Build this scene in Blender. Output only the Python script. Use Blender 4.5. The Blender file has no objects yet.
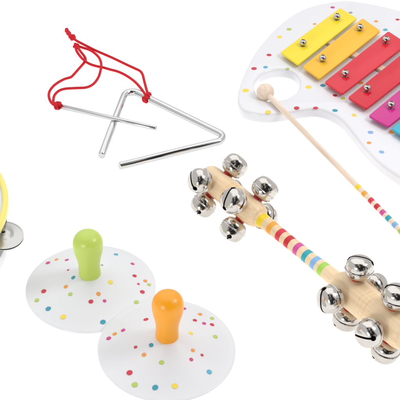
import bpy, bmesh, math, random
from mathutils import Vector, Matrix
random.seed(7)
S = bpy.context.scene
COL = S.collection
MM = 0.001
# ------------------------------------------------------------------ camera
EL = math.radians(38.5); DIST = 1400.0           # mm
CAM = Vector((0, -DIST*math.cos(EL), DIST*math.sin(EL)))
FWD = (-CAM).normalized(); RIGHT = Vector((1, 0, 0)); UP = RIGHT.cross(FWD)
cd = bpy.data.cameras.new('camera'); cam = bpy.data.objects.new('camera', cd); COL.objects.link(cam)
cam.location = CAM*MM; cam.rotation_euler = (math.pi/2-EL, 0, 0)
cd.sensor_width = 36; cd.angle = 2*math.atan(200/DIST); cd.clip_start = .05; cd.clip_end = 60
S.camera = cam

def P(x, y, z=0.0):
    """point (mm) on the plane z seen at photo position x, y"""
    d = FWD + RIGHT*((x-200)/DIST) - UP*((y-200)/DIST)
    t = (z-CAM.z)/d.z
    return CAM + d*t

# ------------------------------------------------------------------ materials
def lin(c): 
    c /= 255
    return c/12.92 if c <= .04045 else ((c+.055)/1.055)**2.4
KA = 0.93
def rgb(r, g, b, k=None):
    k = KA if k is None else k
    return (lin(r)*k, lin(g)*k, lin(b)*k, 1)
def mat(name, col, rough=.4, metal=0.0, coat=0.0, spec=.5, bump=None, var=None, sss=0):
    m = bpy.data.materials.new(name); m.use_nodes = True
    nt = m.node_tree; b = nt.nodes['Principled BSDF']
    b.inputs['Base Color'].default_value = col
    b.inputs['Roughness'].default_value = rough; b.inputs['Metallic'].default_value = metal
    b.inputs['Coat Weight'].default_value = coat; b.inputs['Coat Roughness'].default_value = .08
    b.inputs['Specular IOR Level'].default_value = spec
    if sss:
        b.inputs['Subsurface Weight'].default_value = sss; b.inputs['Subsurface Scale'].default_value = .004
    tc = nt.nodes.new('ShaderNodeTexCoord')
    if var:       # (scale, amount)
        n = nt.nodes.new('ShaderNodeTexNoise'); n.inputs['Scale'].default_value = var[0]; n.inputs['Detail'].default_value = 5
        nt.links.new(tc.outputs['Object'], n.inputs['Vector'])
        mx = nt.nodes.new('ShaderNodeMix'); mx.data_type = 'RGBA'
        mx.inputs[6].default_value = tuple(c*(1-var[1]) for c in col[:3])+(1,)
        mx.inputs[7].default_value = tuple(min(1, c*(1+var[1])) for c in col[:3])+(1,)
        nt.links.new(n.outputs['Fac'], mx.inputs[0]); nt.links.new(mx.outputs[2], b.inputs['Base Color'])
    if bump:      # (scale, strength, distance)
        n = nt.nodes.new('ShaderNodeTexNoise'); n.inputs['Scale'].default_value = bump[0]; n.inputs['Detail'].default_value = 4
        nt.links.new(tc.outputs['Object'], n.inputs['Vector'])
        bp = nt.nodes.new('ShaderNodeBump'); bp.inputs['Strength'].default_value = bump[1]; bp.inputs['Distance'].default_value = bump[2]
        nt.links.new(n.outputs['Fac'], bp.inputs['Height']); nt.links.new(bp.outputs['Normal'], b.inputs['Normal'])
    return m
def wood(name, col, dark, rough=.45):
    m = bpy.data.materials.new(name); m.use_nodes = True
    nt = m.node_tree; b = nt.nodes['Principled BSDF']; b.inputs['Roughness'].default_value = rough
    tc = nt.nodes.new('ShaderNodeTexCoord'); mp = nt.nodes.new('ShaderNodeMapping')
    mp.inputs['Scale'].default_value = (420, 420, 22)
    n = nt.nodes.new('ShaderNodeTexNoise'); n.inputs['Scale'].default_value = 1; n.inputs['Detail'].default_value = 6; n.inputs['Distortion'].default_value = .4
    rp = nt.nodes.new('ShaderNodeValToRGB'); rp.color_ramp.elements[0].position = .36; rp.color_ramp.elements[1].position = .56
    rp.color_ramp.elements[0].color = dark; rp.color_ramp.elements[1].color = col
    nt.links.new(tc.outputs['Object'], mp.inputs['Vector']); nt.links.new(mp.outputs['Vector'], n.inputs['Vector'])
    nt.links.new(n.outputs['Fac'], rp.inputs['Fac']); nt.links.new(rp.outputs['Color'], b.inputs['Base Color'])
    bp = nt.nodes.new('ShaderNodeBump'); bp.inputs['Strength'].default_value = .25; bp.inputs['Distance'].default_value = .0002
    nt.links.new(n.outputs['Fac'], bp.inputs['Height']); nt.links.new(bp.outputs['Normal'], b.inputs['Normal'])
    return m
PAL = dict(red=(212, 50, 72), magenta=(216, 66, 140), orange=(246, 160, 62), yellow=(251, 222, 70), lime=(186, 212, 100),
           teal=(48, 160, 182), blue=(92, 182, 212), sky=(140, 186, 236), grey=(150, 165, 175))
DOT = {k: mat('dot_'+k, rgb(*v), .4) for k, v in PAL.items()}
M_board = mat('white_lacquer', rgb(239, 239, 243), .28, coat=.3, bump=(60, .06, .0006))
M_cym = mat('white_cymbal_lacquer', rgb(233, 234, 237), .3, coat=.25, bump=(45, .08, .0008))
M_chrome = mat('polished_nickel', (.60, .57, .53, 1), .14, 1.0, bump=(170, .16, .0006), var=(140, .10))
M_steel = mat('chromed_rod', (.60, .60, .60, 1), .15, 1.0, bump=(140, .10, .0004), var=(90, .05))
M_tin = mat('brushed_jingle_tin', (.52, .51, .49, 1), .24, 1.0, bump=(500, .15, .0003))
M_recess_shade = mat('recess_shade', (.012, .011, .010, 1), .7)  # near-black colour stands for the shade in bell slots and screw crosses
M_wood = wood('beech', rgb(249, 222, 183), rgb(240, 207, 163))
M_woodp = wood('pale_beech', rgb(247, 227, 207), rgb(239, 214, 190))
M_rail = mat('pale_wood_rail', rgb(222, 196, 176), .6, bump=(300, .3, .0003))
M_red = mat('red_washer', rgb(205, 24, 24), .4)
M_cord = mat('red_cord', rgb(220, 14, 32), .8, bump=(2500, .35, .0003))
M_green = mat('lime_paint', rgb(197, 220, 98), .34, coat=.1, bump=(120, .06, .0005), var=(60, .04))
M_orange = mat('orange_paint', rgb(255, 168, 14), .34, coat=.1, bump=(120, .06, .0005), var=(60, .04))
M_white = mat('white_paint', rgb(246, 246, 249), .4, bump=(90, .1, .0005))
M_skin = mat('drumhead_white', rgb(240, 242, 246), .5)
M_rim = mat('yellow_rim', rgb(253, 240, 122), .35, coat=.2)
BARC = dict(yellow=(254, 229, 42), amber=(254, 196, 40), red=(229, 38, 58), crimson=(222, 22, 48), magenta=(214, 44, 146),
            turquoise=(52, 184, 212), blue=(110, 160, 225), green=(150, 205, 90))
M_bar = {k: mat('bar_'+k, rgb(*v), .24, coat=.12, spec=.38, bump=(70, .16, .0008)) for k, v in BARC.items()}
STR = dict(yellow=(252, 220, 20), amber=(248, 172, 50), red=(226, 42, 66), crimson=(214, 12, 40), magenta=(220, 78, 158),
           teal=(32, 172, 184), sky=(132, 186, 234), lime=(172, 220, 88))
M_str = {k: mat('stripe_'+k, rgb(*v), .4, bump=(300, .1, .0003)) for k, v in STR.items()}

# ------------------------------------------------------------------ mesh helpers (all in mm, scaled at the end)
def new_obj(name, me, mats, parent=None, world=None, smooth=40):
    for m in (mats if isinstance(mats, (list, tuple)) else [mats]): me.materials.append(m)
    if smooth:
        me.shade_smooth(); me.set_sharp_from_angle(angle=math.radians(smooth))
    o = bpy.data.objects.new(name, me); COL.objects.link(o)
    put(o, parent, world)
    return o
WORLD = {}
def put(o, parent=None, world=None):
    """world: matrix with its translation in mm"""
    w = (world or Matrix.Identity(4)).copy(); w.translation = w.translation*MM
    WORLD[o.name] = w
    if parent:
        o.parent = parent; o.matrix_parent_inverse = Matrix.Identity(4)
        o.matrix_basis = WORLD[parent.name].inverted() @ w
    else: o.matrix_basis = w
def mesh_from(bm, name='mesh'):
    bmesh.ops.scale(bm, vec=(MM,)*3, verts=bm.verts)
    me = bpy.data.meshes.new(name); bm.to_mesh(me); bm.free(); return me
def thing(name, label, cat, world, group=None):
    o = bpy.data.objects.new(name, None); COL.objects.link(o); o.empty_display_size = .01
    put(o, None, world); tag(o, label, cat, group); return o
def tag(o, label=None, cat=None, group=None, kind=None):
    if label: o['label'] = label
    if cat: o['category'] = cat
    if group: o['group'] = group
    if kind: o['kind'] = kind
def T(v): return Matrix.Translation(v)
def frame(origin, z, xhint=None):
    z = z.normalized(); h = xhint or (Vector((0, 0, 1)) if abs(z.z) < .9 else Vector((1, 0, 0)))
    x = (h - z*h.dot(z)).normalized(); y = z.cross(x)
    m = Matrix((x, y, z)).transposed().to_4x4(); m.translation = origin; return m
def lathe(bm, prof, n=64, close=False, mi=None):
    """prof: list of (r, z); mi: material index per segment"""
    rings = []
    for r, z in prof:
        if r < 1e-4: rings.append([bm.verts.new((0, 0, z))])
        else: rings.append([bm.verts.new((r*math.cos(2*math.pi*k/n), r*math.sin(2*math.pi*k/n), z)) for k in range(n)])
    pairs = list(zip(rings, rings[1:])) + ([(rings[-1], rings[0])] if close else [])
    for i, (a, b) in enumerate(pairs):
        for k in range(n):
            q = (k+1) % n
            if len(a) == 1 and len(b) == 1: continue
            if len(a) == 1: vs = (a[0], b[q], b[k])
            elif len(b) == 1: vs = (a[k], a[q], b[0])
            else: vs = (a[k], a[q], b[q], b[k])
            f = bm.faces.new(vs)
            if mi: f.material_index = mi[i]
    bmesh.ops.recalc_face_normals(bm, faces=bm.faces)
def catmull(pts, sub=10, closed=False):
    out = []; n = len(pts); rng = range(n if closed else n-1)
    g = (lambda i: pts[i % n]) if closed else (lambda i: pts[max(0, min(n-1, i))])
    for i in rng:
        p0, p1, p2, p3 = g(i-1), g(i), g(i+1), g(i+2)
        for k in range(sub):
            t = k/sub
            out.append(.5*((2*p1)+(p2-p0)*t+(2*p0-5*p1+4*p2-p3)*t*t+(3*p1-p0-3*p2+p3)*t**3))
    if not closed: out.append(pts[-1].copy())
    return out
def resample(pts, step):
    out = [pts[0].copy()]; acc = 0
    for a, b in zip(pts, pts[1:]):
        L = (b-a).length
        while acc+L >= step:
            a = a + (b-a)*((step-acc)/L); L = (b-a).length; acc = 0; out.append(a.copy())
            if L < 1e-9: break
        acc += L
    out.append(pts[-1].copy()); return out
def tube(bm, pts, r, n=16, twist=0.0, amp=0.0, bevel=0.0, closed=False):
    """tube along pts; twist: radians per mm of a three-strand lay"""
    m = len(pts); tan = []
    for i in range(m):
        a = pts[(i-1) % m] if closed or i > 0 else pts[i]; b = pts[(i+1) % m] if closed or i < m-1 else pts[i]
        tan.append((b-a).normalized())
    nrm = tan[0].orthogonal().normalized(); rings = []; s = 0
    if bevel: 
        pts = list(pts)
    for i in range(m):
        if i: s += (pts[i]-pts[i-1]).length
        nrm = (nrm - tan[i]*nrm.dot(tan[i])).normalized(); bi = tan[i].cross(nrm)
        ring = []
        for k in range(n):
            a = 2*math.pi*k/n; rr = r*(1+amp*abs(math.cos(1.5*(a+twist*s)))-amp*.5)
            ring.append(bm.verts.new(pts[i]+nrm*(rr*math.cos(a))+bi*(rr*math.sin(a))))
        rings.append(ring)
    for a, b in list(zip(rings, rings[1:]))+([(rings[-1], rings[0])] if closed else []):
        for k in range(n): bm.faces.new((a[k], a[(k+1) % n], b[(k+1) % n], b[k]))
    if not closed:
        for ring, t, sg in ((rings[0], tan[0], -1), (rings[-1], tan[-1], 1)):
            c = sum((v.co for v in ring), Vector())/n
            if bevel:
                r2 = [bm.verts.new(c+(v.co-c)*(1-bevel/r)+t*sg*bevel) for v in ring]
                for k in range(n): bm.faces.new((ring[k], ring[(k+1) % n], r2[(k+1) % n], r2[k]))
                ring = r2
            bm.faces.new(ring)
    bmesh.ops.recalc_face_normals(bm, faces=bm.faces)
def fillet(pts, rad, n=14):
    """polyline with rounded inner corners"""
    out = [pts[0]]
    for i in range(1, len(pts)-1):
        a, b, c = pts[i-1], pts[i], pts[i+1]
        u = (a-b).normalized(); v = (c-b).normalized(); ang = u.angle(v); d = rad/math.tan(ang/2)
        cen = b+(u+v).normalized()*(rad/math.sin(ang/2)); p = b+u*d; q = b+v*d
        for k in range(n+1):
            w = ((p-cen).slerp(q-cen, k/n)) if False else None
            e0 = (p-cen).normalized(); e1 = (q-cen).normalized(); om = e0.angle(e1); t = k/n
            out.append(cen+(e0*math.sin((1-t)*om)+e1*math.sin(t*om))/math.sin(om)*rad)
    out.append(pts[-1]); return out
def disc(bm, cen, nrm, r, mi, lift=.12, sx=1.0, n=20):
    f = frame(cen, nrm); top = []; ph = random.random()*3
    for k in range(n):
        a = 2*math.pi*k/n; rr = r*(1+.05*math.sin(2*a+ph))
        top.append(bm.verts.new(f @ Vector((rr*math.cos(a)*sx, rr*math.sin(a), lift))))
    low = [bm.verts.new(v.co - nrm*lift*1.5) for v in top]
    F = [bm.faces.new(top)] + [bm.faces.new((low[k], low[(k+1) % n], top[(k+1) % n], top[k])) for k in range(n)]
    for x in F: x.material_index = mi
    return top

# ------------------------------------------------------------------ white ground under the toys, made translucent to pass an added lamp's light
bm = bmesh.new(); g = 9000.0
vs = [bm.verts.new((x, y, 0)) for x, y in ((-g, -g), (g, -g), (g, g), (-g, g))]; bm.faces.new(vs)
m = bpy.data.materials.new('translucent_white'); m.use_nodes = True; nt = m.node_tree
nt.nodes.remove(nt.nodes['Principled BSDF']); out = nt.nodes['Material Output']
df = nt.nodes.new('ShaderNodeBsdfDiffuse'); tr = nt.nodes.new('ShaderNodeBsdfTranslucent'); ad = nt.nodes.new('ShaderNodeMixShader')
df.inputs['Color'].default_value = (.95, .95, .955, 1); tr.inputs['Color'].default_value = (.97, .97, .97, 1); ad.inputs[0].default_value = .5
nt.links.new(df.outputs[0], ad.inputs[1]); nt.links.new(tr.outputs[0], ad.inputs[2]); nt.links.new(ad.outputs[0], out.inputs['Surface'])
floor = new_obj('table_surface', mesh_from(bm), m, smooth=0); tag(floor, 'seamless white ground under all the toys, whitened by an added lamp below', None, None, 'structure')

# ------------------------------------------------------------------ toy xylophone
BT = 13.0                                              # board thickness
top_out = [(400,11),(380,6),(360,2.4),(343,1),(325,3.4),(312,6.5),(300,11),(287,19),(272.5,31.5),(260,46),(251,59.5),(243,76),(238.3,90),(237,100),
           (239.5,107),(245,111.5),(257,114.5),(270,115.2),(285,113.5),(300,111),(315,109.5),(328,112.5),(341,120),(353,134),(365,149),(380,164),(400,178),
           (422,192),(450,204),(488,208),(522,192),(538,158),(530,115),(500,70),(462,36),(430,19)]
hole = [(253.2,87),(255.5,79.5),(262,73.2),(272,69.6),(284,69),(294,72),(300,79),(300.5,86.5),(297,93.5),(290,98.5),(280,101.5),(268,102.5),(258,98.5)]
zt = BT-1.5
o3 = P(330, 100)
xroot = thing('xylophone', 'white guitar-shaped toy xylophone with coloured dots and rainbow metal bars', 'xylophone', T(Vector((o3.x, o3.y, 0))))
cu = bpy.data.curves.new('board', 'CURVE'); cu.dimensions = '2D'; cu.fill_mode = 'BOTH'; bev = 3.4
cu.extrude = BT/2-bev; cu.bevel_depth = bev; cu.bevel_resolution = 5; cu.offset = -bev
hole = [(277+(x-277)*.94, 86+(y-86)*.93) for x, y in hole]
for pts in (top_out, hole):
    c = catmull([P(x, y, zt) for x, y in pts], 8, True)
    sp = cu.splines.new('POLY'); sp.points.add(len(c)-1); sp.use_cyclic_u = True
    for q, p in zip(sp.points, c): q.co = (p.x, p.y, 0, 1)
tmp = bpy.data.objects.new('tmp', cu); COL.objects.link(tmp)
me = bpy.data.meshes.new_from_object(tmp.evaluated_get(bpy.context.evaluated_depsgraph_get()))
bpy.data.objects.remove(tmp)
bm = bmesh.new(); bm.from_mesh(me)
bmesh.ops.remove_doubles(bm, verts=bm.verts, dist=.02)
bmesh.ops.translate(bm, vec=(0, 0, BT/2), verts=bm.verts)
bmesh.ops.recalc_face_normals(bm, faces=bm.faces)
for f in bm.faces: f.material_index = 0
DK = list(DOT); mats = [M_board]+[DOT[k] for k in DK]
xd = [('red',254,68.6,3),('blue',265.5,67.2,2.6),('red',269,55,2.7),('yellow',279.6,37,3),('lime',289,29.3,3),('lime',287.6,68.6,2),('orange',314.5,24,2),
      ('yellow',245.6,90.4,3.6),('yellow',268,112,3.2),('yellow',308.4,87,3.3),('red',296.6,108,3),('red',315.6,108,2.6),('teal',323,85.4,3),
      ('red',335,95.4,2.4),('lime',343,98.4,2.6),('orange',361,83,2.8),('teal',335,110.5,2.8),('yellow',354,115.2,2.6),('sky',370.5,132.4,2.9),
      ('orange',369,142.8,2.3),('sky',381.6,152,2.7),('orange',391.8,132,3.2),('magenta',332.6,7.4,2.5),('grey',350.7,12.6,2.2),('orange',376,21.3,2.3),
      ('blue',385.4,29.8,2.8),('red',397.5,19.6,2.3),('teal',420,150,2.7),('red',405,163,2.7),('yellow',425,175,2.7),('magenta',462,190,2.7),('sky',500,190,2.7),
      ('orange',520,150,2.7),('teal',440,35,2.5),('yellow',470,60,2.7)]
for k, x, y, r in xd: disc(bm, P(x, y, BT), Vector((0, 0, 1)), r, 1+DK.index(k))
bmesh.ops.translate(bm, vec=(-o3.x, -o3.y, 0), verts=bm.verts)
for f in bm.faces: f.smooth = True
W0 = T(Vector((o3.x, o3.y, 0)))
new_obj('board', mesh_from(bm), mats, xroot, W0, 35)
# bars: left-front, right-front, right-back, left-back corners of the top face
ZB = BT+6.8; BTH = 2.6
bars = [('yellow', (280.6,52), (298.2,64.4), (357.2,18), (340.2,7.6)), ('amber', (302.6,66.2), (319.6,78.6), (380.6,30.6), (362.6,18)),
        ('red', (324.6,81.8), (342.2,93.6), (407.5,43.6), (388.4,31)), ('crimson', (348,97.2), (366.4,108.4), (434,55.5), (415,43.2)),
        ('magenta', (368.6,115.4), (388.6,126.2), (459,69.5), (439,57.4)), ('turquoise', (391.6,128.2), (411,141), (484,82.5), (464,70.5)),
        ('blue', (415,142.6), (434.4,155.8), (508.4,95), (489,83)), ('green', (438.4,157.4), (457.4,170.4), (531,107), (512,95.5))]
scr = [((303,43.2),(337,17)), ((322.7,58.6),(360,27.7)), ((345.2,73.6),(386,40)), ((367,88.4),(411,52)), ((391,105),(437,66)), ((415,119),(463,79)), ((440,133),(488,91)), ((463,147),(511,103))]
def rounded_box(bm, quad, z0, z1, rc, bv):
    c = sum(quad, Vector())/4; out = []
    n = 6
    for inset, z in ((bv, z0), (0, z0+bv*.6), (0, z1-bv*.8), (bv*.35, z1-bv*.25), (bv, z1)):
        ring = []
        for i in range(4):
            a, b, d = quad[i-1], quad[i], quad[(i+1) % 4]
            u = (a-b).normalized(); v = (d-b).normalized(); q = b+(u+v)*inset
            cen = q+(u+v)*rc
            for k in range(n+1):
                t = k/n*math.pi/2
                p = cen - v*rc*math.cos(t) - u*rc*math.sin(t)
                ring.append(bm.verts.new((p.x, p.y, z)))
        out.append(ring)
    for a, b in zip(out, out[1:]):
        for k in range(len(a)): bm.faces.new((a[k], a[(k+1) % len(a)], b[(k+1) % len(a)], b[k]))
    bm.faces.new(out[0]); bm.faces.new(out[-1])
    bmesh.ops.recalc_face_normals(bm, faces=bm.faces)
def screw_mesh():
    bm = bmesh.new()
    prof = [(0, 0), (2.3, 0), (2.3, .9), (1.6, 1.0)]
    for k in range(13):
        a = -math.pi*.42+k/12*(math.pi*.92); prof.append((3.15*math.cos(a), 3.8+3.0*math.sin(a)))
    prof[-1] = (0, prof[-1][1]); lathe(bm, prof, 28)
    # cross recess as near-black bars set into the crown, its shade in the colour
    for ang in (0, math.pi/2):
        r = Matrix.Rotation(ang+.5, 3, 'Z'); v = []
        for x, y, z in ((-1.5,-.22,6.0),(1.5,-.22,6.0),(1.5,.22,6.0),(-1.5,.22,6.0),(-1.3,-.22,6.82),(1.3,-.22,6.82),(1.3,.22,6.82),(-1.3,.22,6.82)): v.append(bm.verts.new(r @ Vector((x, y, z))))
        for q in ((0,3,2,1),(4,5,6,7),(0,1,5,4),(1,2,6,5),(2,3,7,6),(3,0,4,7)): bm.faces.new([v[i] for i in q]).material_index = 1
    bmesh.ops.scale(bm, vec=(1.36, 1.36, 1.25), verts=bm.verts)
    return mesh_from(bm, 'screw')
SM = screw_mesh(); SM.materials.append(M_chrome); SM.materials.append(M_recess_shade); SM.shade_smooth(); SM.set_sharp_from_angle(angle=.7)
for (cn, *q), (s1, s2) in zip(bars, scr):
    Q = [P(x, y, ZB) for x, y in q]; c = sum(Q, Vector())/4
    bm = bmesh.new(); rounded_box(bm, [p-c for p in Q], -BTH, 0, 2.2, .55)
    if cn == 'crimson':
        mk = P(391, 73.6, ZB)-c
        tube(bm, [mk+Vector((2.3*math.cos(a/10), 2.6*math.sin(a/10), -.08)) for a in range(-4, 38)], .24, 8)
    b = new_obj('bar', mesh_from(bm), M_bar[cn], xroot, T(c), 30); b['label'] = cn+' metal bar'
    for s in (s1, s2):
        o = bpy.data.objects.new('screw', SM); COL.objects.link(o); put(o, b, T(P(s[0], s[1], ZB+3)-Vector((0, 0, 3.9))))
        bm = bmesh.new(); lathe(bm, [(0, 0), (2.6, 0), (2.6, 3.5), (0, 3.5)], 20)
        p = P(s[0], s[1], ZB+3)
        new_obj('spacer', mesh_from(bm), M_rail, b, T(Vector((p.x, p.y, BT+.05))))
# raised wooden rail under the middle of the bars
ra = [P(x, y+2, ZB-BTH-1) for x, y in ((322,34),(333,41),(358,50.5),(383,63.5),(410,76),(436,90),(460,104),(486,118),(500,126))]
ra = [ra[0]]+ra[1:]
d = (ra[-1]-ra[0]).normalized(); e = Vector((-d.y, d.x, 0))
a0 = ra[1]-d*16; a1 = ra[1]+d*245
bm = bmesh.new(); c = (a0+a1)/2
rounded_box(bm, [a0-e*4.5-c, a1-e*4.5-c, a1+e*4.5-c, a0+e*4.5-c], 0, ZB-BTH-BT-.3, 1, .5)
new_obj('rail', mesh_from(bm), M_rail, xroot, T(Vector((c.x, c.y, BT+.1))), 30)

# ------------------------------------------------------------------ mallet
H = P(265.3, 92.2, 18.5); E = P(432, 263, 2.6); dz = (E-H).normalized(); L = (E-H).length
mr = thing('mallet', 'thin pale wooden mallet with round head lying over the hole of the white xylophone', 'mallet', T(H))
bm = bmesh.new(); pr = []
for k in range(25):
    a = -math.pi/2+math.pi*k/24; pr.append((max(0, 9.7*math.cos(a)), 9.7*math.sin(a)))
lathe(bm, pr, 48); new_obj('head', mesh_from(bm), M_woodp, mr, frame(H, -dz), 60)
def proj_t(x, y, A, D, z):           # distance along the stick of the photo position
    p = P(x, y, z); return (p-A).dot(D)
marks = [('yellow',358,188.3),('amber',364.6,194.8),('red',371.2,201.6),('crimson',377.2,207.6),('magenta',383.2,213.4),('teal',389.2,219),('sky',395.7,225.6),('lime',402,232)]
keys = list(M_str); segs = []
for k, x, y in marks:
    z0 = 8
    for _ in range(6):
        t = proj_t(x, y, H, dz, z0); z0 = (H+dz*t).z
    segs.append((t-2.7, t+2.7, 1+keys.index(k)))
def striped(prof_fn, t0, t1, segs, step, sh=0):
    ts = {t0, t1}
    t = t0
    while t < t1: ts.add(t); t += step
    for a, b, _ in segs: ts.add(a); ts.add(b)
    ts = sorted(x for x in ts if t0 <= x <= t1)
    prof = [(prof_fn(t), t) for t in ts]; mi = []
    for a, b in zip(ts, ts[1:]):
        mid = (a+b)/2; mi.append(next((s[2] for s in segs if s[0] <= mid <= s[1]), 0))
    return prof, mi
prof, mi = striped(lambda t: 3.05, 6, L, segs, 12)
prof = [(0, 6)]+prof+[(2.2, L+.6), (0, L+.6)]; mi = [0]+mi+[0, 0]
bm = bmesh.new(); lathe(bm, prof, 32, mi=mi)
new_obj('stick', mesh_from(bm), [M_woodp]+[M_str[k] for k in keys], mr, frame(H, dz), 35)

# ------------------------------------------------------------------ jingle bell stick
RB = 12.4; HB = 10.6                          # bell radius / half height
def bell_mesh():
    """shell of two pressed halves with a rim and a cut slot; pole along +z, slot along x"""
    def shell(rr, hh, n=56):
        pr = []
        for k in range(n+1):
            a = -math.pi/2+math.pi*k/n; ca, sa = math.cos(a), math.sin(a); e = 2/2.8
            pr.append((rr*abs(ca)**e if k not in (0, n) else 0, hh*math.copysign(abs(sa)**e, sa)))
        return pr
    bm = bmesh.new(); lathe(bm, shell(RB, HB), 72)
    a = bpy.data.meshes.new('a'); bm.to_mesh(a); bm.free(); A = bpy.data.objects.new('a', a); COL.objects.link(A)
    def cutter(build):
        bm = bmesh.new(); build(bm); c = bpy.data.meshes.new('c'); bm.to_mesh(c); bm.free(); c.materials.append(M_chrome); c.materials.append(M_recess_shade)
        for p in c.polygons: p.material_index = 1
        C = bpy.data.objects.new('c', c); COL.objects.link(C); return C
    a.materials.append(M_chrome); a.materials.append(M_recess_shade)
    cut = []
    def slot(bm):
        bmesh.ops.create_cube(bm, size=1); bmesh.ops.scale(bm, vec=(18.6, 1.9, 13), verts=bm.verts); bmesh.ops.translate(bm, vec=(0, 0, 6.5+2.7), verts=bm.verts)
    cut.append(cutter(slot))
    for sx in (-1, 1):
        def holec(bm, sx=sx):
            bmesh.ops.create_cone(bm, cap_ends=True, segments=20, radius1=2.4, radius2=2.4, depth=11)
            bmesh.ops.rotate(bm, cent=(0, 0, 0), matrix=Matrix.Rotation(sx*math.radians(58), 3, 'Y'), verts=bm.verts)
            bmesh.ops.translate(bm, vec=(sx*9.2, 0, 6.0), verts=bm.verts)
        cut.append(cutter(holec))
    for c in cut:
        md = A.modifiers.new('b', 'BOOLEAN'); md.operation = 'DIFFERENCE'; md.object = c; md.solver = 'EXACT'
        try: md.material_mode = 'TRANSFER'
        except Exception: pass
    me = bpy.data.meshes.new_from_object(A.evaluated_get(bpy.context.evaluated_depsgraph_get()))
    for c in cut: bpy.data.objects.remove(c)
    bpy.data.objects.remove(A)
    bm = bmesh.new(); bm.from_mesh(me)
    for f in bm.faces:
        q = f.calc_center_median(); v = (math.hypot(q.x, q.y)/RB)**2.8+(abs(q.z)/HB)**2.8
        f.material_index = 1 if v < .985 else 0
    # rim flange and the small collar at the foot
    b2 = bmesh.new()
    lathe(b2, [(RB-.8, -2.3), (RB+.55, -2.2), (RB+.85, -1.8), (RB+.85, -1.3), (RB+.55, -.9), (RB-.8, -.7)], 72)
    lathe(b2, [(0, -HB-.6), (3.6, -HB-.6), (3.9, -HB-.3), (3.9, -HB+.6), (0, -HB+.6)], 32)
    t = bpy.data.meshes.new('t'); b2.to_mesh(t); b2.free(); bm.from_mesh(t)
    me2 = mesh_from(bm, 'bell'); me2.materials.append(M_chrome); me2.materials.append(M_recess_shade)
    me2.shade_smooth(); me2.set_sharp_from_angle(angle=math.radians(32)); return me2
BM_ = bell_mesh()
bm = bmesh.new(); lathe(bm, [(0, 0), (4.6, 0), (5.0, .6), (5.0, 2.6), (4.4, 3.2), (0, 3.2)], 32)
WM = mesh_from(bm, 'washer'); WM.materials.append(M_red); WM.shade_smooth(); WM.set_sharp_from_angle(angle=.8)
ZA, ZD = 30.0, 39.0
A3 = P(218.3, 184.6, ZA); D3 = P(389.3, 322.3, ZD); ax = (D3-A3).normalized(); AL = (D3-A3).length
side = Vector((0, 0, 1)).cross(ax).normalized(); side = side if side.x > 0 else -side
upv = ax.cross(side); upv = upv if upv.z > 0 else -upv
jr = thing('jingle_bell_stick', 'wooden shaker stick with rainbow stripes and clusters of silver jingle bells', 'bell stick', T(Vector((A3.x, A3.y, 0))))
def axt(x, y):
    z = 34
    for _ in range(6):
        t = (P(x, y, z)-A3).dot(ax); z = (A3+ax*t).z
    return t
tB = axt(249, 208.5); tC = axt(353, 293)
marks = [('yellow',265.8,221,3.6),('amber',275.2,228.2,3.0),('red',284.2,235,3.1),('crimson',293,241.6,3.1),('magenta',302,248.8,3.0),('teal',311,255.8,3.0),('sky',319.6,262.8,3.0),('lime',327.6,268.6,3.1)]
segs = []
for k, x, y, hw in marks:
    t = axt(x, y); segs.append((t-hw, t+hw, 1+keys.index(k)))
t0 = tB+17; t1 = tC-20
def hr(t):
    u = (t-t0)/(t1-t0); return 6.0+1.3*(2*u-1)**2+.5*u
prof, mi = striped(hr, t0-6, t1+6, segs, 3)
bm = bmesh.new(); lathe(bm, [(0, t0-6)]+prof+[(0, t1+6)], 40, mi=[0]+mi+[0])
new_obj('handle', mesh_from(bm), [M_wood]+[M_str[k] for k in keys], jr, frame(A3, ax), 35)
WR = 13.3
def head(ta, tb, flip, r):
    n = (tb-ta); g1 = n*.5
    pr = [(0, ta), (r*.72, ta), (r*.86, ta+1.0), (r*.95, ta+3.2), (r*.99, ta+8), (r, ta+g1-5), (r-.05, ta+g1-3.4), (r-.7, ta+g1-3.0), (r-.05, ta+g1-2.6),
          (r, ta+g1-.6), (r-.7, ta+g1), (r, ta+g1+.6), (r-.05, ta+g1+2.6), (r-.7, ta+g1+3.0), (r-.05, ta+g1+3.4), (r, ta+g1+5), (r*.985, tb-14), (r*.93, tb-7), (r*.84, tb-3), (r*.72, tb-.8), (r*.62, tb), (0, tb)]
    bm = bmesh.new(); lathe(bm, pr, 56)
    new_obj('head', mesh_from(bm), M_wood, jr, frame(A3, ax), 50)
head(-19, t0+1, 0, WR)
R2 = 15.2
bm = bmesh.new(); tt0, tt1 = t1-1, AL+24
head_pr = [(tt0+(tt0+tt1)-t) for t in ()]
def head2():
    a, b = t1-4, AL+24; r = R2; g = (tC+AL)/2
    pr = [(0, a), (7.9, a), (8.3, a+2), (r*.72, a+5), (r*.9, a+10), (r*.98, a+17), (r, g-7)]
    for q in (g-5, g, g+5): pr += [(r, q-.7), (r-.65, q), (r, q+.7)]
    pr += [(r, g+9), (r*.98, b-8), (r*.92, b-3), (r*.8, b-.6), (r*.7, b), (0, b)]
    bm = bmesh.new(); lathe(bm, pr, 56); new_obj('head', mesh_from(bm), M_wood, jr, frame(A3, ax), 50)
head2()
def place_bell(t, th, R, sdir, woodr, dth=0, lift=(0, 0)):
    c0 = A3+ax*t; rad = side*math.cos(math.radians(th))+upv*math.sin(math.radians(th))
    tilt = (rad+ax*dth).normalized()
    c = c0+rad*(woodr+.8+HB)
    sv = RIGHT*sdir[0]-UP*sdir[1] if isinstance(sdir, tuple) else -FWD+RIGHT*(sdir or .15)
    if abs(sv.normalized().dot(tilt)) > .93: sv = ax
    o = bpy.data.objects.new('bell', BM_); COL.objects.link(o); put(o, jr, frame(c, tilt, sv))
    w = bpy.data.objects.new('washer', WM); COL.objects.link(w); put(w, o, frame(c0+rad*(woodr-1.5), rad))
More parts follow.
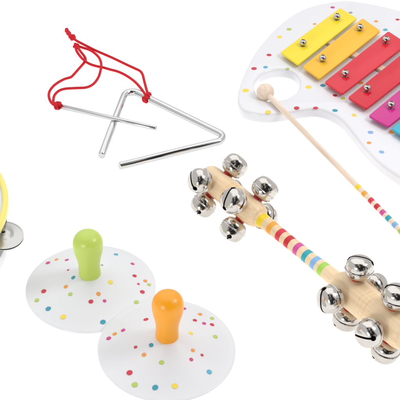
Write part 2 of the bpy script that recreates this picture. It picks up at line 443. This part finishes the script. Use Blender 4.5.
# th: 0 = right side, 90 = up, 180 = left side
for t, th, sd, dth in ((-1, 148, (.63, .77), -.25), (1.5, 38, (.8, -.2), 0), (0, 222, None, -.1), (0, 315, (1, 0), 0)):
    place_bell(t, th, 26, sd, WR, dth)
for t, th, sd, dth in ((tB, 135, (-.3, .95), -.1), (tB+2, 43, (.3, .95), .1), (tB, 221, None, 0), (tB+2, 318, (1, 0), 0)):
    place_bell(t, th, 26, sd, WR, dth)
for t, th, sd, dth in ((tC, 77, (.83, .55), -.1), (tC, 167, (-.28, .95), -.1), (tC, 257, -1.1, -.15), (tC, 347, (1, 0), 0)):
    place_bell(t, th, 28, sd, R2, dth)
for t, th, sd, dth in ((AL, 77, (.83, .55), 0), (AL+4, 170, (.95, -.1), .1), (AL+4, 257, -1.1, -.15), (AL, 347, (1, 0), 0)):
    place_bell(t, th, 28, sd, R2, dth)

# ------------------------------------------------------------------ triangle, beater, cord
TZ = 3.8
tri = [P(101.6, 155.4, TZ), P(127.0, 87.6, TZ), P(230.6, 138.6, TZ), P(119.9, 165.9, TZ)]
pts = fillet(tri, 9.5); c = sum(tri, Vector())/4; c.z = 0
bm = bmesh.new(); tube(bm, [p-c for p in pts], 3.9, 32, bevel=.6)
t = new_obj('triangle', mesh_from(bm), M_steel, None, T(c), 50)
tag(t, 'shiny silver steel triangle open at its lower left corner', 'triangle')
bl = P(57.5, 105.6, 3.0); bc = P(116.3, 119.2, 2*TZ+2.2)
brt = bl+(bc-bl)*1.62
# keep the right tip on its photo position
for f in (1.5, 1.55, 1.6, 1.65, 1.68, 1.7, 1.72, 1.74, 1.76, 1.78, 1.8):
    q = bl+(bc-bl)*f; w = q-CAM; px = 200+DIST*w.dot(RIGHT)/w.dot(FWD)
    if px < 156.3: brt = q
c = bl.copy(); c.z = 0
bm = bmesh.new(); tube(bm, [p-c for p in (bl, bc, brt)], 2.6, 24, bevel=.6)
b = new_obj('triangle_beater', mesh_from(bm), M_steel, None, T(c), 50)
tag(b, 'thin straight silver beater rod lying across the left side of the triangle', 'beater')
cr = 1.36
def cp(l): return [P(x, y, z) for x, y, z in l]
cordA = cp([(57.5,105,7),(53.5,104.5,6),(50.3,101,3.5),(48.8,96,2),(49.5,91.5,1.6),(52.5,87,1.5),(57.2,83,1.5),(64,79.2,1.5),(70.5,77.2,1.5),(73.2,75,1.5),(79,68.5,1.5),(84,62.8,1.6),(85.6,60,1.7),(84.5,56.5,3),(81,52,4),(78.5,48.5,4),(76.2,45.5,3.5)])
cordB = cp([(57,106,1.6),(55,106,3),(53.4,102.5,4),(53.8,97,2),(56,93.2,1.5),(60,90.2,1.5),(66,88.6,1.5),(76,88.0,1.5),(86,87.4,1.5),(93,84.2,1.5),(98,78,1.6),(100.4,71,3.8),(101.2,64,3.5),(99.2,58,1.7),(94.5,53,1.6),(89,49.6,1.6),(82,47.4,2),(76.5,45.3,3)])
cordC = cp([(75.8,45.5,4),(76.2,50,3),(79.5,55.5,1.7),(84.5,60.6,4.4),(89.5,63.8,2.2),(96,66,1.5),(103,67.4,1.5),(110,69.4,1.5),(118,71.6,1.5),(126,75.4,1.6),(134,81,2.6),(140,87.2,5.5),(144.6,93.5,7.8),(147.4,97.6,8.4)])
cordD = cp([(73.6,38.6,3.5),(77.5,41.2,2),(86,45.6,1.5),(96,50.6,1.5),(112,57.6,1.5),(126,64.3,1.5),(134,68.0,1.7),(140,71,2.4),(142.6,74.6,3.4),(144,80,4.6),(145.8,87,6.4),(148.4,96,8.4)])
c = P(95, 70); c.z = 0
bm = bmesh.new()
def cord(pts, r=cr): tube(bm, [p-c for p in resample(catmull(pts, 12), .55)], r, 14, twist=.95, amp=.3)
for l in (cordA, cordB, cordC, cordD): cord(l)
def trefoil(cen, s, flat=.6, rot=0.0, r=cr):
    s *= 1.12
    R = Matrix.Rotation(rot, 3, 'Z'); pts = []
    for k in range(90):
        a = 2*math.pi*k/90
        v = Vector((math.sin(a)+2*math.sin(2*a), math.cos(a)-2*math.cos(2*a), -1.35*math.sin(3*a)))
        pts.append(cen+R @ Vector((v.x*s, v.y*s*flat, v.z*s)))
    tube(bm, [p-c for p in pts], r, 12, twist=.95, amp=.3, closed=True)
trefoil(P(72.3, 37.4, 3.2), .98, .9, .3); trefoil(P(76, 45.6, 3.3), .85, .9, 1.2)
def coil(cen, axis, rr, turns, pitch, r=cr, ph=0):
    f = frame(cen, axis); n = int(28*turns)
    tube(bm, [f @ Vector((rr*math.cos(2*math.pi*k/28+ph), rr*math.sin(2*math.pi*k/28+ph), pitch*(k/28-turns/2)))-c for k in range(n+1)], r, 12, twist=.95, amp=.4)
bd = (bc-bl).normalized(); td = (tri[2]-tri[1]).normalized()
coil(bl+bd*.8, bd+Vector((0, .25, 0)), 3.4, 2.2, 2.4); coil(bl-bd*.2, (bd+Vector((.5, -.5, .3))), 3.5, 1.0, .4)
kn = tri[1]+td*((P(147.6, 97.6, TZ)-tri[1]).dot(td))
coil(kn, td, TZ+cr+.1, 1.6, 2.3, ph=1); coil(kn+td*.4, td+Vector((0, .3, 0)), TZ+cr+.25, 1.0, .3)
trefoil(kn+Vector((0, -1.5, 5.0)), .62, .9, .8, 1.25)
for l in ([(71.5,36.5,4),(70,34.4,4.4),(69.4,32.6,3.4),(67.2,31.2,2.2),(65.6,31.0,1.6)], [(70.6,36,3),(68.4,34.2,3),(67.4,33,2),(67.6,30.6,1.8),(66.6,28.9,1.6)]): cord(cp(l), 1.6)
for k in range(9):
    a = P(66+random.uniform(-.6, .8), 30+random.uniform(-1, 1), 1.6); q = a+Vector((random.uniform(-3, .6), random.uniform(-.6, 3), random.uniform(-.8, 1.2)))
    tube(bm, [a-c, (a+q)/2-c+Vector((0, .2, .3)), q-c], .3, 6)
k = new_obj('cord', mesh_from(bm), M_cord, None, T(c), 60)
tag(k, 'knotted red cord tied to both the silver triangle and its beater', 'cord')

# ------------------------------------------------------------------ hand cymbals
CP = [(0, 19), (8, 18.9), (13, 18.2), (21, 15.4), (30, 12.4), (38, 9.8), (46, 7.3), (54, 4.9), (61, 3.1), (66, 2.2), (67.6, 1.75)]
def cz(r):
    for (a, za), (b, zb) in zip(CP, CP[1:]):
        if r <= b: return za+(zb-za)*(r-a)/(b-a)
    return -1
def cymbal(name, label, center, tiltdir, tilt, dots, hmat, hscale, R):
    """center: photo position and height of the rim's centre"""
    C = P(*center); C0 = C
    rot = Matrix.Rotation(tilt, 4, Vector((-tiltdir[1], tiltdir[0], 0)).normalized()) if tilt else Matrix.Identity(4)
    W = T(C0) @ rot; k = R/67.6
    root = thing(name, label, 'cymbal', W, 'pair of toy hand cymbals')
    top = catmull([Vector((r*k, z, 0)) for r, z in CP], 4); top = [(max(0, p.x), p.y) for p in top]; top[0] = (0, top[0][1])
    prof = top+[(R+.35, 1.2), (R+.35, .7), (R-.1, .15), (R-1.5, .2)]+[(max(0, p.x*k-1), p.y-1.7) for p in [Vector((r, z)) for r, z in reversed(CP[1:-1])]]+[(0, 17)]
    bm = bmesh.new(); lathe(bm, prof, 128); bm.faces.ensure_lookup_table()
    Wi = W.inverted(); used = []
    for cn, x, y, r in dots:
        o = Wi @ CAM; dd = (Wi @ P(x, y, 0))-o; dd.normalize()
        tt = (0-o.z)/dd.z; hit = None; s = -70.0
        while s < 0:
            p = o+dd*(tt+s); rr = math.hypot(p.x, p.y)/k
            if rr < 67 and p.z <= cz(rr): hit = p; break
            s += .15
        if hit is None: continue
        rr = math.hypot(hit.x, hit.y)/k; sl = (cz(rr+.8)-cz(max(0, rr-.8)))/1.6
        nrm = Vector((-sl*hit.x/max(rr, .1), -sl*hit.y/max(rr, .1), 1)).normalized()
        disc(bm, Vector((hit.x, hit.y, cz(rr)))+nrm*.12, nrm, r*.84, 1+DK.index(cn), lift=.2)
    new_obj('plate', mesh_from(bm), [M_cym]+[DOT[q] for q in DK], root, W, 35)
    hp = [(0, 16), (10.8, 16), (11.3, 18.6), (11.25, 22), (11.0, 27), (11.1, 32), (11.7, 38), (12.9, 44), (14.2, 50), (15.1, 56), (15.3, 61), (14.4, 66.3), (12.2, 70.4), (9.0, 73.1), (5, 74.6), (0, 75)]
    pv = catmull([Vector((r, z, 0)) for r, z in hp[2:]], 4)
    pr = [(0, 16), (10.8*.9, 16)]+[(max(0, p.x*.9), 19+(p.y-19)*hscale) for p in pv]; pr[-1] = (0, pr[-1][1])
    bm = bmesh.new(); lathe(bm, pr, 64)
    new_obj('handle', mesh_from(bm), hmat, root, W, 60)
def gd(x, y): return x/3.077+10, y/3.077+210
def od(x, y): return x/2.5+90, y/2.5+270
G = [('magenta',117,163,2.5),('orange',143,153,2),('magenta',175,154,2.2),('red',179,185,1.3),('teal',195,208,2.4),('grey',283,170,1.4),('blue',326,137,2.5),
     ('magenta',377,166,2.2),('red',383,203,2.4),('magenta',395,228,1.5),('orange',172,236,2.3),('red',104,250,2.9),('lime',83,278,2.6),('lime',186,259,2.3),
     ('teal',118,304,2.9),('yellow',164,329,3.0),('red',249,282,2.5),('magenta',291,280,1.9),('orange',272,258,2.4),('yellow',309,222,2.7),('teal',286,345,2.9),('lime',389,284,2.7)]
G = [(k, *gd(x, y), r) for k, x, y, r in G]+[('lime',149,284.8,2.2),('orange',145.2,281,2.2),('red',142.3,292,2.6)]
O = [('red',140,124,2.6),('magenta',83,151,2.3),('orange',62,160,2.3),('magenta',47,171,2.5),('red',114,193,1.8),('teal',153,188,2.4),('orange',135,212,2.3),
     ('lime',179,231,2.5),('red',99,257,3.0),('lime',112,287,3.0),('teal',163,294,3.0),('yellow',212,290,3.0),('blue',298,255,2.7),('magenta',253,224,2.0),
     ('red',280,213,1.6),('orange',257,201,2.1),('yellow',252,158,2.3),('lime',313,167,2.6),('red',305,137,2.3),('magenta',285,134,2.2),('red',262,126,2.3),
     ('orange',275,111,2.3),('lime',305,121,2.3),('magenta',235,97,2.3)]
O = [(k, *od(x, y), r) for k, x, y, r in O]
cymbal('cymbal', 'dotted white toy cymbal with a lime green knob handle', (90.8, 288.6, 0), (-1, 0), math.radians(0), G, M_green, .86, 60.0)
tl = math.radians(3.6)
cymbal('cymbal', 'dotted white toy cymbal with an orange knob handle, overlapping the green one', (166.6, 350, 60*math.sin(tl)), (-.55, .83), -tl, O, M_orange, .90, 60.3)

# ------------------------------------------------------------------ tambourine at the left edge
TR = 118.0; TH = 50.0
e = P(6.6, 206, TH); cen = Vector((e.x-TR, e.y, 0))
tb = thing('tambourine', 'white tambourine with a yellow rim cut off by the left edge of the photo', 'tambourine', T(cen))
JA = math.radians(-7)
# wall with a slot where each jingle pair sits: built from angular panels
bm = bmesh.new(); N = 240; slots = [JA+k*2*math.pi/5 for k in range(5)]
def in_slot(a): return any(abs((a-s+math.pi) % (2*math.pi)-math.pi) < .17 for s in slots)
zl = [0, 12, 36, 42]
def ringv(r, z): return [bm.verts.new((r*math.cos(2*math.pi*k/N), r*math.sin(2*math.pi*k/N), z)) for k in range(N)]
ro = [ringv(TR-2.2, z) for z in zl]; ri = [ringv(TR-6, z) for z in zl]
sl = [in_slot(2*math.pi*(k+.5)/N) for k in range(N)]
for k in range(N):
    q = (k+1) % N
    for j in range(3):
        if j == 1 and sl[k]: continue
        bm.faces.new((ro[j][k], ro[j][q], ro[j+1][q], ro[j+1][k])); bm.faces.new((ri[j][q], ri[j][k], ri[j+1][k], ri[j+1][q]))
    bm.faces.new((ro[0][q], ro[0][k], ri[0][k], ri[0][q])); bm.faces.new((ro[3][k], ro[3][q], ri[3][q], ri[3][k]))
    if sl[k]:
        for j, s in ((1, 1), (2, -1)):
            v = (ro[j][k], ro[j][q], ri[j][q], ri[j][k]); bm.faces.new(v if s > 0 else v[::-1])
    if sl[k] != sl[k-1]:
        v = (ro[1][k], ro[2][k], ri[2][k], ri[1][k]); bm.faces.new(v)
bmesh.ops.recalc_face_normals(bm, faces=bm.faces)
new_obj('frame', mesh_from(bm), M_white, tb, T(cen), 30)
bm = bmesh.new(); lathe(bm, [(TR-4.8, 42), (TR-2.3, 42.02), (TR-.2, 42.02), (TR+.8, 42.6), (TR+.9, 48), (TR+.5, 49.4), (TR-.6, 50), (TR-3.8, 49.9), (TR-4.6, 49), (TR-4.8, 47.5)], 240, close=True)
new_obj('rim', mesh_from(bm), M_rim, tb, T(cen), 50)
bm = bmesh.new(); lathe(bm, [(0, 47.3), (TR-4.9, 47.3), (TR-4.9, 46.3), (0, 46.3)], 200)
new_obj('drumhead', mesh_from(bm), M_skin, tb, T(cen), 30)
bm = bmesh.new()
for s in (1, -1):
    z0 = 1.5 if s > 0 else -1.5
    lathe(bm, [(2, z0+s*3.4), (5, z0+s*3.3), (8, z0+s*2.4), (10.5, z0+s*.9), (12, z0+s*.3), (18, z0-s*.1), (20.5, z0-s*.5), (21.8, z0-s*.8), (21.9, z0-s*.3), (20.6, z0+s*.1), (18, z0+s*.6), (12.4, z0+s*.95), (10.8, z0+s*1.5), (8.2, z0+s*3), (5, z0+s*3.9), (2, z0+s*4.0)], 64, close=True)
bmesh.ops.scale(bm, vec=(.88, .88, .9), verts=bm.verts); JM = mesh_from(bm, 'jingle'); JM.materials.append(M_tin); JM.shade_smooth(); JM.set_sharp_from_angle(angle=.6)
bm = bmesh.new(); lathe(bm, [(0, -12.5), (1.2, -12.5), (1.2, 12.5), (0, 12.5)], 16); PM = mesh_from(bm, 'pin'); PM.materials.append(M_steel)
for i, s in enumerate(slots):
    p = cen+Vector(((TR-3)*math.cos(s), (TR-3)*math.sin(s), 25.5))
    j = bpy.data.objects.new('jingle', JM); COL.objects.link(j)
    put(j, tb, T(p) @ Matrix.Rotation(.10, 4, 'Y') @ Matrix.Rotation(.04, 4, 'X'))
    q = bpy.data.objects.new('pin', PM); COL.objects.link(q); put(q, j, T(p))

# ------------------------------------------------------------------ studio light
w = bpy.data.worlds.new('World'); S.world = w; w.use_nodes = True; nt = w.node_tree; bg = nt.nodes['Background']
tc = nt.nodes.new('ShaderNodeTexCoord'); vm = nt.nodes.new('ShaderNodeVectorMath'); vm.operation = 'DOT_PRODUCT'
dk = Vector((.12, -.80, .58)).normalized(); vm.inputs[1].default_value = dk
nt.links.new(tc.outputs['Generated'], vm.inputs[0])
rp = nt.nodes.new('ShaderNodeValToRGB'); cr_ = rp.color_ramp
cr_.elements[0].position = .55; cr_.elements[0].color = (.74, .74, .75, 1); cr_.elements[1].position = .88; cr_.elements[1].color = (.02, .02, .02, 1)
e = cr_.elements.new(.80); e.color = (.07, .06, .05, 1); e = cr_.elements.new(.70); e.color = (.62, .61, .6, 1)
nz = nt.nodes.new('ShaderNodeTexNoise'); nz.inputs['Scale'].default_value = 3.4; nz.inputs['Detail'].default_value = 0
nt.links.new(tc.outputs['Generated'], nz.inputs['Vector'])
ma = nt.nodes.new('ShaderNodeMath'); ma.operation = 'MULTIPLY_ADD'; ma.inputs[1].default_value = .9; nt.links.new(nz.outputs['Fac'], ma.inputs[0])
mb = nt.nodes.new('ShaderNodeMath'); mb.operation = 'SUBTRACT'; mb.inputs[1].default_value = .45
nt.links.new(vm.outputs['Value'], ma.inputs[2]); nt.links.new(ma.outputs[0], mb.inputs[0]); nt.links.new(mb.outputs[0], rp.inputs['Fac']); nt.links.new(rp.outputs['Color'], bg.inputs['Color']); bg.inputs['Strength'].default_value = 1.06
def lamp(name, d, dist, size, power, col=(1, 1, 1), target=(0, 0, 0)):
    l = bpy.data.lights.new(name, 'AREA'); l.shape = 'SQUARE' if not isinstance(size, tuple) else 'RECTANGLE'
    if isinstance(size, tuple): l.size, l.size_y = size
    else: l.size = size
    l.energy = power; l.color = col
    o = bpy.data.objects.new(name, l); COL.objects.link(o); d = Vector(d).normalized()
    o.location = Vector(target)+d*dist; o.rotation_euler = (-d).to_track_quat('-Z', 'Y').to_euler(); return o
lamp('added_overhead_fill', (-.1, .45, 1), 1.5, 2.0, 9)  # added broad fill from above, no such source known
lamp('softbox_left', (-.51, -.82, .27), 1.7, .42, 7)
lamp('softbox_right', (.63, -.10, .75), 1.5, .40, 7)
lamp('added_under_lamp', (0, 0, -1), .8, 2.6, 26)  # added lamp below the ground, whitens it and washes out cast shadows
S.view_settings.view_transform = 'Standard'; S.view_settings.look = 'None'; S.view_settings.exposure = 0; S.view_settings.gamma = 1
S.render.engine = 'CYCLES'
